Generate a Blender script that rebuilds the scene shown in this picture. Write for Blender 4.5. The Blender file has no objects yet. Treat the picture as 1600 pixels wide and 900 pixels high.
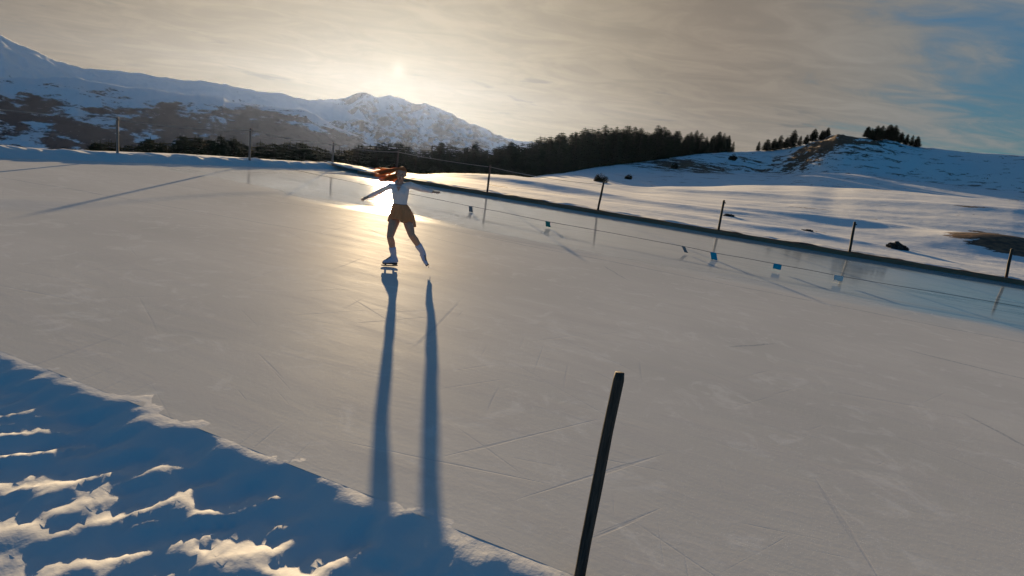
import bpy, bmesh, math, random
import numpy as np
from mathutils import Vector, Matrix, noise
from math import radians as RAD, sin, cos, pi

# ---------------------------------------------------------------- camera, sun, sky, exposure
S = bpy.context.scene
COL = S.collection
cam_d = bpy.data.cameras.new("camera"); cam = bpy.data.objects.new("camera", cam_d); COL.objects.link(cam)
cam_d.sensor_width = 36; cam_d.lens = 36 * 980 / 1600; cam_d.clip_end = 20000; cam_d.clip_start = 0.05
_p, _r = RAD(12.4), RAD(7.7)
Fw = Vector((0, cos(_p), -sin(_p))); Rt = Vector((1, 0, 0)); Up = Vector((0, sin(_p), cos(_p)))
Rt2 = cos(_r) * Rt + sin(_r) * Up; Up2 = -sin(_r) * Rt + cos(_r) * Up
cam.matrix_world = Matrix(((Rt2.x, Up2.x, -Fw.x, 0), (Rt2.y, Up2.y, -Fw.y, 0), (Rt2.z, Up2.z, -Fw.z, 2.3), (0, 0, 0, 1)))
S.camera = cam

SUN_AZ, SUN_EL = -12.2, 5.3            # degrees from +Y, clockwise
SD = Vector((sin(RAD(SUN_AZ)) * cos(RAD(SUN_EL)), cos(RAD(SUN_AZ)) * cos(RAD(SUN_EL)), sin(RAD(SUN_EL))))
sl = bpy.data.lights.new("sun", 'SUN'); sl.energy = 5.0; sl.angle = RAD(0.6); sl.color = (1.0, 0.72, 0.40)
sun = bpy.data.objects.new("sun", sl); COL.objects.link(sun)
sun.rotation_euler = (-SD).to_track_quat('-Z', 'Y').to_euler()

S.view_settings.view_transform = 'Standard'; S.view_settings.look = 'None'
S.view_settings.gamma = 1; S.view_settings.use_curve_mapping = False
S.view_settings.exposure = 1.07
S.cycles.max_bounces = 6; S.cycles.diffuse_bounces = 3; S.cycles.glossy_bounces = 3; S.cycles.volume_bounces = 0
S.cycles.sample_clamp_indirect = 4; S.cycles.caustics_reflective = False; S.cycles.caustics_refractive = False

class NT:
    """small helper to write node trees as expressions"""
    def __init__(s, tree): s.t = tree; tree.nodes.clear()
    def n(s, typ, **kw):
        nd = s.t.nodes.new(typ)
        for k, v in kw.items(): setattr(nd, k, v)
        return nd
    def put(s, sock, v):
        if isinstance(v, bpy.types.NodeSocket): s.t.links.new(v, sock)
        else:
            if hasattr(sock, 'default_value'):
                if sock.type == 'RGBA' and len(v) == 3: v = (*v, 1)
                sock.default_value = v
    def m(s, op, a, b=0.0, c=0.0, clamp=False):
        nd = s.n('ShaderNodeMath', operation=op, use_clamp=clamp)
        for i, v in enumerate((a, b, c)): s.put(nd.inputs[i], v)
        return nd.outputs[0]
    def v(s, op, a, b=(0, 0, 0), scale=None):
        nd = s.n('ShaderNodeVectorMath', operation=op); s.put(nd.inputs[0], a); s.put(nd.inputs[1], b)
        if scale is not None: s.put(nd.inputs['Scale'], scale)
        return nd.outputs['Value'] if op in ('DOT_PRODUCT', 'LENGTH', 'DISTANCE') else nd.outputs[0]
    def mix(s, f, a, b):
        nd = s.n('ShaderNodeMix', data_type='RGBA'); s.put(nd.inputs[0], f); s.put(nd.inputs[6], a); s.put(nd.inputs[7], b)
        return nd.outputs[2]
    def noise(s, vec, scale, detail=4, rough=.5, dist=0.0):
        nd = s.n('ShaderNodeTexNoise'); s.put(nd.inputs['Vector'], vec)
        for k, v in (('Scale', scale), ('Detail', detail), ('Roughness', rough), ('Distortion', dist)): s.put(nd.inputs[k], v)
        return nd.outputs[0]
    def ss(s, x, a, b, lo=0.0, hi=1.0):
        nd = s.n('ShaderNodeMapRange', interpolation_type='SMOOTHSTEP')
        for i, v in enumerate((x, a, b, lo, hi)): s.put(nd.inputs[i], v)
        return nd.outputs[0]
    def sep(s, v): nd = s.n('ShaderNodeSeparateXYZ'); s.put(nd.inputs[0], v); return nd.outputs
    def comb(s, x, y, z):
        nd = s.n('ShaderNodeCombineXYZ')
        for i, v in enumerate((x, y, z)): s.put(nd.inputs[i], v)
        return nd.outputs[0]
    def bump(s, h, strength, dist, normal=None):
        nd = s.n('ShaderNodeBump'); s.put(nd.inputs['Height'], h); nd.inputs['Strength'].default_value = strength
        nd.inputs['Distance'].default_value = dist
        if normal: s.t.links.new(normal, nd.inputs['Normal'])
        return nd.outputs[0]

# sky: NISHITA blue with a veil of high cloud that glows round the sun
W = bpy.data.worlds.new("World"); S.world = W; W.use_nodes = True
t = NT(W.node_tree)
D = t.n('ShaderNodeTexCoord').outputs['Generated']
nd = t.n('ShaderNodeTexSky'); nd.sky_type = 'NISHITA'; nd.sun_disc = False; nd.sun_elevation = RAD(SUN_EL); nd.sun_rotation = RAD(SUN_AZ)
nd.altitude = 1500; nd.air_density = 1.0; nd.dust_density = 0.6; nd.ozone_density = 3.0
sky = t.v('SCALE', t.v('MULTIPLY', nd.outputs[0], (0.22, 0.86, 0.98)), scale=t.ss(t.sep(D)[2], 0.05, 0.55, 0.42, 1.0))
dot = t.v('DOT_PRODUCT', D, tuple(SD))
xyz = t.sep(D)
zz = t.m('MAXIMUM', xyz[2], 0.0)
den = t.m('ADD', zz, 0.10)
pl = t.comb(t.m('DIVIDE', xyz[0], den), t.m('DIVIDE', xyz[1], den), 0.0)
mp = t.n('ShaderNodeMapping'); t.put(mp.inputs[0], pl); mp.inputs['Rotation'].default_value = (0, 0, RAD(24)); mp.inputs['Scale'].default_value = (0.42, 1.0, 1)
pl2 = mp.outputs[0]
wisp = t.noise(pl2, .95, 8, .58, 1.1)
fine = t.noise(t.v('MULTIPLY', pl, (.8, 1.0, 1)), 2.6, 9, .60, 1.6)
wn = t.m('ADD', t.m('MULTIPLY', wisp, .55), t.m('MULTIPLY', fine, .45))
toward = t.ss(dot, 0.58, 0.96)                       # 1 near the sun, 0 away from it
thr = t.m('SUBTRACT', 0.57, t.m('MULTIPLY', toward, 0.34))
cmask = t.ss(t.m('SUBTRACT', wn, thr), -0.13, 0.17)
cmask = t.m('ADD', t.m('MULTIPLY', cmask, 0.68), 0.28)
far_c = (1.34, 1.34, 1.27); mid_c = (1.62, 1.27, 0.92); near_c = (2.6, 2.1, 1.4)
cc = t.mix(t.ss(dot, 0.70, 0.93), far_c, mid_c)
cc = t.mix(t.m('POWER', t.ss(dot, 0.88, 1.0), 1.25), cc, near_c)
shade = t.ss(fine, 0.35, 0.68, 0.91, 1.09)
shade = t.m('MULTIPLY', shade, t.ss(wisp, 0.3, 0.72, 0.90, 1.10))
cc = t.v('SCALE', cc, scale=shade)
# small grey scud low over the ridges
lowp = t.comb(t.m('MULTIPLY', t.m('ARCTAN2', xyz[0], xyz[1]), 9.0), t.m('MULTIPLY', xyz[2], 62.0), 3.0)
low = t.noise(lowp, 1.0, 5, .55, .3)
lowm = t.m('MULTIPLY', t.ss(low, 0.60, 0.72), t.m('MULTIPLY', t.ss(xyz[2], 0.02, 0.05), t.ss(xyz[2], 0.13, 0.09)))
cc = t.mix(t.m('MULTIPLY', lowm, 0.55), cc, (0.62, 0.66, 0.66))
back = t.ss(dot, 0.1, 0.75)                          # the sky away from the sun is clear
col = t.mix(t.m('MULTIPLY', cmask, back), sky, cc)
glow = t.m('POWER', t.m('MAXIMUM', dot, 0.0), 900.0)
core = t.m('POWER', t.m('MAXIMUM', dot, 0.0), 22000.0)
gl = t.v('ADD', t.v('SCALE', (1.0, .90, .62), scale=t.m('ADD', t.m('MULTIPLY', glow, 0.35), t.m('MULTIPLY', t.m('POWER', t.m('MAXIMUM', dot, 0.0), 70.0), 0.40))), t.v('SCALE', (1, .93, .75), scale=t.m('MULTIPLY', core, 1.2)))
col = t.v('ADD', col, gl)
bg = t.n('ShaderNodeBackground'); t.put(bg.inputs[0], col); bg.inputs[1].default_value = 0.075
wo = t.n('ShaderNodeOutputWorld'); t.t.links.new(bg.outputs[0], wo.inputs[0])

# ---------------------------------------------------------------- tables (metres, degrees)
TERR=[(-10.42, 42.0, -0.25, 52.5, -5.25, 100.0, -6.32), (-7.06, 45.0, -0.05, 56.2, -5.05, 105.0, -5.56), (-3.64, 48.0, 0.11, 60.0, -4.89, 115.0, -4.75), (1.55, 55.0, 0.07, 68.8, -1.13, 150.0, -3.49), (6.73, 62.0, -0.07, 77.5, -1.27, 190.0, 0.75), (10.09, 76.0, -0.2, 95.0, -1.4, 210.0, 3.82), (15.46, 92.0, 0.59, 115.0, -0.61, 235.0, 9.94), (20.5, 106.0, 1.98, 132.5, 0.78, 255.0, 14.34), (21.81, 108.0, 2.21, 135.0, 1.01, 250.0, 15.8), (23.56, 108.0, 2.72, 135.0, 1.52, 242.0, 18.82), (25.31, 110.0, 2.7, 137.5, 1.5, 238.0, 20.19), (25.26, 109.0, 2.85, 136.0, 1.65, 236.0, 21.45), (26.64, 109.0, 3.22, 136.0, 2.02, 240.0, 21.36), (29.71, 108.0, 3.63, 135.0, 2.43, 248.0, 20.33), (33.81, 103.0, 3.88, 128.8, 2.68, 258.0, 20.77), (37.55, 100.0, 4.03, 125.0, 2.83, 260.0, 21.54)]
WOOD=[(-63.2, 92.1, -4.6, 0), (-62.6, 92.5, -4.4, 0), (-64.5, 96.4, -5.1, 0), (-63.2, 95.9, -4.4, 0), (-61.5, 94.3, -4.3, 0), (-63.3, 98.3, -5.2, 0), (-60.8, 95.9, -5.0, 0), (-62.0, 99.0, -4.9, 0), (-59.5, 96.6, -4.6, 0), (-60.2, 99.3, -4.2, 0), (-58.6, 97.7, -3.6, 0), (-59.3, 100.7, -4.1, 0), (-58.9, 101.3, -4.4, 0), (-58.1, 101.7, -4.3, 0), (-57.3, 101.9, -4.0, 0), (-57.9, 104.3, -3.4, 0), (-57.0, 103.8, -2.7, 0), (-56.1, 103.5, -2.7, 0), (-54.8, 102.6, -3.0, 0), (-55.4, 105.4, -2.4, 0), (-55.2, 106.5, -2.6, 0), (-55.1, 107.9, -2.9, 0), (-52.8, 104.8, -2.4, 0), (-52.1, 105.5, -2.6, 0), (-52.1, 107.2, -1.9, 0), (-52.8, 109.9, -2.4, 0), (-52.1, 111.0, -2.5, 0), (-51.6, 111.5, -2.2, 0), (-50.7, 112.0, -2.6, 0), (-48.4, 109.1, -3.1, 0), (-47.5, 108.7, -2.7, 0), (-47.3, 110.3, -3.0, 0), (-46.4, 109.8, -2.0, 0), (-45.8, 111.1, -2.3, 0), (-45.6, 112.3, -2.9, 0), (-44.2, 110.7, -2.0, 0), (-43.8, 111.7, -2.4, 0), (-43.4, 112.6, -2.0, 0), (-43.1, 114.9, -1.5, 0), (-43.1, 118.2, -1.7, 0), (-41.1, 115.4, -1.4, 0), (-40.2, 114.9, -1.7, 0), (-39.7, 117.0, -2.4, 0), (-38.6, 115.9, -1.9, 0), (-39.1, 120.0, -2.2, 0), (-38.6, 120.9, -2.3, 0), (-36.7, 118.6, -2.8, 0), (-36.4, 121.7, -2.3, 0), (-34.3, 118.4, -1.7, 0), (-35.0, 123.8, -2.0, 0), (-33.5, 123.2, -1.1, 0), (-32.8, 124.9, -1.1, 0), (-31.7, 124.8, -0.8, 0), (-31.3, 127.1, -0.9, 0), (-30.6, 127.6, -0.7, 0), (-29.6, 127.9, 0.4, 0), (-28.5, 127.0, -0.4, 0), (-27.8, 127.3, 0.4, 0), (-27.1, 129.8, -0.1, 0), (-26.4, 130.3, 0.6, 0), (-24.6, 125.7, -0.2, 0), (-24.3, 131.3, -0.3, 0), (-22.5, 127.6, -0.5, 0), (-22.2, 132.7, -0.2, 0), (-20.6, 131.0, 0.0, 0), (-20.1, 131.9, 1.0, 0), (-19.0, 132.6, 0.8, 0), (-18.4, 134.1, 1.7, 0), (-17.4, 135.2, 1.8, 0), (-16.1, 135.7, 1.5, 0), (-14.9, 136.0, 0.7, 0), (-14.6, 142.2, 1.0, 0), (-13.7, 141.3, 1.6, 0), (-12.4, 142.5, 2.3, 0), (-10.8, 142.3, 1.5, 0), (-9.6, 146.3, 1.6, 0), (-8.5, 152.3, 2.0, 0), (-7.3, 149.3, 2.0, 0), (-6.5, 152.0, 2.9, 0), (-5.3, 156.9, 3.0, 0), (-4.5, 157.0, 4.0, 0), (-3.1, 158.4, 3.5, 0), (-2.3, 162.7, 4.2, 0), (-0.9, 165.6, 3.5, 0), (0.4, 164.7, 4.6, 0), (1.6, 165.2, 5.2, 0), (3.3, 171.0, 6.7, 0), (5.0, 170.4, 6.5, 0), (6.1, 171.7, 6.8, 0), (7.5, 172.1, 8.3, 0), (8.9, 174.8, 7.8, 0), (11.0, 181.4, 9.0, 0), (12.2, 179.4, 9.1, 0), (13.9, 182.4, 9.5, 0), (15.7, 186.2, 10.8, 0), (17.5, 194.0, 11.5, 0), (19.7, 195.6, 10.9, 0), (21.5, 196.6, 13.1, 0), (23.9, 202.2, 12.8, 0), (25.3, 196.4, 11.9, 0), (28.1, 204.8, 13.2, 0), (29.6, 202.4, 13.2, 0), (32.5, 207.8, 14.2, 0), (34.6, 207.2, 13.5, 0), (37.0, 212.0, 13.6, 0), (39.3, 212.1, 13.7, 0), (40.8, 212.6, 15.2, 0), (42.5, 213.3, 16.0, 0), (45.9, 219.7, 14.9, 0), (48.1, 221.4, 14.5, 0), (50.5, 226.7, 16.1, 0), (52.9, 224.8, 14.2, 0), (53.7, 222.6, 16.1, 0), (57.5, 231.0, 16.0, 0), (58.2, 225.7, 16.4, 0), (60.4, 226.2, 14.2, 0), (64.1, 232.5, 16.2, 0), (66.8, 234.4, 18.1, 0), (67.1, 229.9, 17.6, 0), (69.4, 231.6, 17.1, 0), (-72.8, 106.8, -5.8, 1), (-70.8, 105.6, -5.9, 1), (-70.4, 107.2, -6.1, 1), (-69.8, 108.0, -6.0, 1), (-66.1, 103.9, -5.6, 1), (-68.1, 112.4, -4.7, 1), (-66.5, 111.3, -4.3, 1), (-64.1, 109.6, -4.6, 1), (-66.0, 114.8, -4.6, 1), (-61.8, 108.8, -5.1, 1), (-64.6, 115.5, -5.2, 1), (-62.3, 112.9, -4.0, 1), (-63.2, 117.0, -3.2, 1), (-62.6, 118.9, -3.8, 1), (-61.3, 119.2, -3.4, 1), (-56.8, 113.1, -3.5, 1), (-56.8, 115.8, -3.5, 1), (-57.3, 119.4, -3.3, 1), (-55.1, 116.6, -2.9, 1), (-54.3, 118.0, -3.1, 1), (-53.4, 119.3, -3.5, 1), (-54.7, 125.6, -4.3, 1), (-52.7, 124.6, -3.5, 1), (-52.9, 128.2, -3.4, 1), (-50.9, 126.2, -2.8, 1), (-49.4, 125.7, -3.1, 1), (-46.5, 121.0, -2.2, 1), (-47.8, 128.2, -3.1, 1), (-47.4, 130.1, -3.1, 1), (-46.5, 131.0, -1.9, 1), (-42.3, 123.2, -2.6, 1), (-42.8, 128.7, -2.3, 1), (-43.3, 133.7, -3.2, 1), (-40.1, 128.5, -3.5, 1), (-38.3, 126.6, -2.8, 1), (-39.6, 135.1, -3.3, 1), (-38.2, 135.5, -2.0, 1), (-36.1, 133.8, -2.0, 1), (-36.6, 139.4, -1.0, 1), (-34.7, 139.1, -0.8, 1), (-33.8, 140.8, -0.9, 1), (-31.2, 135.1, -0.6, 1), (-30.1, 136.0, 0.3, 1), (-28.7, 135.3, -0.8, 1), (-29.3, 145.8, 0.2, 1), (-26.6, 137.7, 0.2, 1), (-26.3, 146.5, -1.0, 1), (-24.0, 141.0, -0.3, 1), (-22.3, 139.7, -1.3, 1), (-21.2, 139.7, -0.4, 1), (-20.4, 145.9, 1.5, 1), (-18.1, 141.0, 0.4, 1), (-17.7, 151.8, 1.1, 1), (-16.0, 147.1, 0.3, 1), (-15.3, 151.0, 1.3, 1), (-14.4, 156.8, 0.6, 1), (-12.8, 153.7, 1.5, 1), (-12.3, 165.8, 0.5, 1), (-9.8, 157.0, 0.3, 1), (-8.6, 168.2, 1.6, 1), (-6.7, 164.9, 3.4, 1), (-5.6, 171.6, 3.4, 1), (-4.0, 177.0, 3.8, 1), (-1.7, 169.9, 3.2, 1), (-0.5, 174.7, 4.4, 1), (1.2, 182.9, 5.9, 1), (2.8, 186.3, 6.6, 1), (5.0, 184.9, 7.2, 1), (7.3, 184.1, 8.0, 1), (9.5, 197.7, 7.9, 1), (11.4, 190.8, 8.8, 1), (13.6, 199.2, 9.2, 1), (15.2, 202.9, 10.8, 1), (16.8, 200.3, 10.9, 1), (19.5, 212.6, 10.6, 1), (20.8, 208.2, 12.3, 1), (23.7, 214.6, 12.3, 1), (26.1, 212.8, 13.0, 1), (29.7, 222.9, 13.6, 1), (31.9, 222.9, 15.3, 1), (33.8, 218.6, 15.0, 1), (37.2, 227.7, 15.1, 1), (39.0, 224.9, 13.5, 1), (42.6, 234.0, 14.1, 1), (44.9, 231.7, 15.5, 1), (44.6, 220.2, 15.0, 1), (47.2, 222.2, 14.1, 1), (49.5, 224.3, 15.7, 1), (52.8, 226.4, 13.6, 1), (55.6, 228.8, 15.2, 1), (59.0, 231.2, 15.3, 1), (62.7, 233.6, 14.5, 1), (65.2, 235.7, 16.9, 1), (68.1, 237.6, 16.6, 1), (70.9, 239.5, 17.3, 1), (-65.1, 95.2, -4.8, 0), (-62.9, 94.8, -4.4, 0), (-61.5, 97.3, -4.7, 0), (-59.6, 97.4, -4.1, 0), (-59.7, 100.0, -3.3, 0), (-59.3, 102.0, -4.0, 0), (-58.0, 103.4, -3.8, 0), (-55.7, 102.1, -2.5, 0), (-54.6, 104.9, -2.4, 0), (-52.6, 105.1, -2.6, 0), (-52.0, 107.2, -1.9, 0), (-51.2, 110.2, -2.0, 0), (-48.3, 109.8, -2.7, 0), (-47.4, 113.0, -2.2, 0), (-45.8, 114.7, -2.3, 0), (-43.8, 115.5, -1.7, 0), (-41.2, 114.7, -1.4, 0), (-40.1, 118.5, -1.9, 0), (-38.2, 120.0, -2.4, 0), (-36.3, 121.9, -1.8, 0), (-32.4, 120.8, -0.8, 0), (-29.4, 123.1, 0.2, 0), (-26.4, 126.4, 0.5, 0), (-24.3, 128.7, 0.3, 0), (-21.2, 130.2, -0.2, 0), (-18.2, 130.6, 1.9, 0), (-16.7, 134.6, 1.4, 0), (-13.9, 140.7, 1.2, 0), (-12.2, 144.1, 2.9, 0), (-10.1, 147.1, 1.3, 0), (-7.5, 151.9, 2.7, 0), (-4.8, 157.1, 4.0, 0), (-0.9, 159.8, 4.1, 0), (2.1, 166.0, 6.5, 0), (5.0, 169.2, 7.0, 0), (8.1, 174.4, 8.4, 0), (12.0, 183.7, 9.5, 0), (14.7, 185.7, 11.0, 0), (18.0, 190.1, 10.9, 0), (21.6, 194.8, 13.0, 0), (25.6, 200.7, 13.2, 0), (29.7, 202.5, 14.2, 0), (34.6, 209.7, 14.5, 0), (37.1, 208.7, 13.2, 0), (41.4, 217.7, 16.5, 0), (44.5, 215.7, 15.4, 0), (48.4, 222.2, 15.7, 0), (53.0, 224.4, 15.3, 0), (56.6, 226.7, 17.1, 0), (60.9, 228.7, 15.5, 0), (66.2, 233.0, 18.1, 0), (71.5, 238.5, 17.4, 0), (73.4, 238.0, 15.6, 0)]
KNOLL=[(81.6, 235.2, 15.5), (84.6, 235.3, 17.9), (87.1, 235.4, 18.5), (89.2, 235.7, 19.9), (90.4, 233.1, 19.3), (91.5, 230.5, 22.0), (94.0, 230.6, 20.2), (95.1, 228.0, 20.5), (96.6, 226.2, 22.8), (98.3, 224.4, 20.6), (99.0, 221.9, 23.4), (98.9, 224.2, 21.5), (108.3, 214.2, 22.7), (109.8, 214.6, 23.7), (111.6, 214.8, 25.4), (113.3, 215.0, 25.6), (115.6, 214.9, 26.3), (117.4, 215.1, 26.3), (119.8, 214.8, 23.0), (121.8, 214.9, 23.0), (123.6, 215.0, 22.0), (125.4, 215.1, 21.9)]
BUSH=[(7.34, 63.58, 1.23, 0.98), (23.47, 148.15, 1.1, 2.14), (37.28, 165.86, 5.52, 2.6), (59.61, 190.91, 9.33, 2.04)]
R_LEFT=[(-44.4, 124.4), (-41.66, 139.3), (-39.71, 134.3), (-38.7, 119.1), (-37.66, 101.5), (-36.58, 83.3), (-35.08, 75.6), (-32.31, 85.2), (-30.22, 84.4), (-28.04, 87.9), (-26.69, 95.6), (-24.84, 89.1), (-23.4, 85.6), (-21.45, 90.1), (-19.94, 81.8), (-17.38, 84.8), (-15.19, 38.8), (-10.73, -7.7)]
R_SLOPE=[(-44.54, 6.6), (-39.81, 5.0), (-37.7, 14.3), (-35.47, 25.3), (-33.12, 21.3), (-30.64, 23.2), (-28.02, 23.9), (-25.74, 27.9), (-25.03, 20.3), (-23.36, 21.5), (-21.4, 23.6), (-19.89, 25.3), (-18.6, 17.8), (-17.25, 0.5), (-15.08, -14.3), (-12.87, -25.3), (-8.35, -39.0)]
R_PEAK=[(-23.31, -31.4), (-21.4, 49.3), (-19.93, 85.5), (-18.42, 110.2), (-16.36, 133.7), (-15.56, 164.8), (-14.94, 176.1), (-13.74, 161.9), (-12.58, 180.8), (-11.58, 170.6), (-10.73, 155.9), (-9.36, 163.8), (-8.23, 151.1), (-6.76, 118.6), (-5.32, 104.5), (-4.12, 78.6), (-2.34, 47.4), (-0.05, 48.7), (3.92, 65.8), (9.58, 63.6)]
R_FOOT=[(-23.26, -59.7), (-21.31, -33.9), (-19.31, -11.0), (-17.27, 10.5), (-15.19, 27.2), (-13.0, 15.7), (-10.79, 13.0), (-8.54, 10.2), (-7.11, 5.4), (-6.3, 16.4), (-5.12, 6.8), (-3.36, -4.1), (0.09, -3.9)]
J={'headc': (0.023, -0.02, 1.624), 'neck': (0.005, 0.0, 1.478), 'chest': (0.023, 0.0, 1.338), 'waist': (0.044, 0.0, 1.119), 'pelvis': (0.077, 0.02, 0.954), 'shl': (-0.15, 0.0, 1.403), 'ell': (-0.376, 0.16, 1.263), 'wrl': (-0.523, 0.1, 1.169), 'hal': (-0.599, 0.06, 1.123), 'shr': (0.2, 0.0, 1.466), 'elr': (0.37, 0.14, 1.415), 'wrr': (0.558, 0.1, 1.398), 'har': (0.688, 0.05, 1.402), 'hipl': (-0.018, 0.02, 0.897), 'knl': (-0.04, -0.18, 0.559), 'anl': (-0.013, 0.0, 0.206), 'toel': (-0.131, -0.06, 0.085), 'heell': (0.077, 0.03, 0.086), 'hipr': (0.182, 0.02, 0.924), 'knr': (0.311, -0.1, 0.629), 'anr': (0.489, 0.16, 0.318), 'toer': (0.598, 0.18, 0.119), 'heelr': (0.499, 0.22, 0.228)}
# ---------------------------------------------------------------- materials
def mat(name):
    m = bpy.data.materials.new(name); m.use_nodes = True
    t = NT(m.node_tree); b = t.n('ShaderNodeBsdfPrincipled'); o = t.n('ShaderNodeOutputMaterial')
    t.t.links.new(b.outputs[0], o.inputs[0]); t.b = b; t.o = o
    return m, t
def simple(name, c1, c2=None, scale=20, rough=.7, stretch=(1, 1, 1), bump=.0, spec=.3, trans=0):
    m, t = mat(name); P = t.n('ShaderNodeTexCoord').outputs['Object']
    P = t.v('MULTIPLY', P, stretch); nz = t.noise(P, scale, 5, .6)
    t.put(t.b.inputs['Base Color'], t.mix(t.ss(nz, .3, .7), c1, c2 or c1)); t.b.inputs['Roughness'].default_value = rough
    t.b.inputs['Specular IOR Level'].default_value = spec
    if bump: t.put(t.b.inputs['Normal'], t.bump(nz, .6, bump))
    if trans: t.b.inputs['Transmission Weight'].default_value = 0; t.b.inputs['Subsurface Weight'].default_value = trans; t.b.inputs['Subsurface Radius'].default_value = (.03, .015, .008)
    return m

def snow_mat(name, bumpd=.03, scale=1.5, dark1=(.19, .10, .05), dark2=(.035, .028, .022), dscale=.35, alb=1.0):
    m, t = mat(name); P = t.n('ShaderNodeTexCoord').outputs['Object']
    att = t.n('ShaderNodeAttribute', attribute_name='dark').outputs['Fac']
    ps = t.v('MULTIPLY', P, (.45, 1.2, 2.5))
    n1 = t.noise(ps, dscale, 7, .68, .6); n2 = t.noise(P, scale, 6, .6); n3 = t.noise(t.v('MULTIPLY', P, (1, .35, 1)), scale * 5, 5, .6)
    tone = t.noise(P, .05, 3, .5)
    dk = t.ss(t.m('ADD', t.m('ADD', n1, t.m('MULTIPLY', t.m('SUBTRACT', n3, .5), .22)), t.m('SUBTRACT', att, 1.0)), -.012, .018)
    snow = t.mix(t.ss(tone, .3, .7), (.74, .77, .80), (.86, .86, .84))
    snow = t.v('SCALE', t.mix(t.ss(n2, .35, .7), snow, (.80, .81, .82)), scale=alb)
    dc = t.mix(t.ss(t.noise(P, 2.2, 5, .6), .35, .65), dark1, dark2)
    t.put(t.b.inputs['Base Color'], t.mix(dk, snow, dc)); t.b.inputs['Roughness'].default_value = .75
    t.b.inputs['Specular IOR Level'].default_value = .25
    h = t.m('ADD', t.m('MULTIPLY', n2, 1.0), t.m('MULTIPLY', n3, .25))
    t.put(t.b.inputs['Normal'], t.bump(h, .7, bumpd))
    return m
M_SNOW = snow_mat('snow_field', .05, 1.1)
M_BERM = snow_mat('snow_berm', .012, 3.0, alb=.88)

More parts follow.
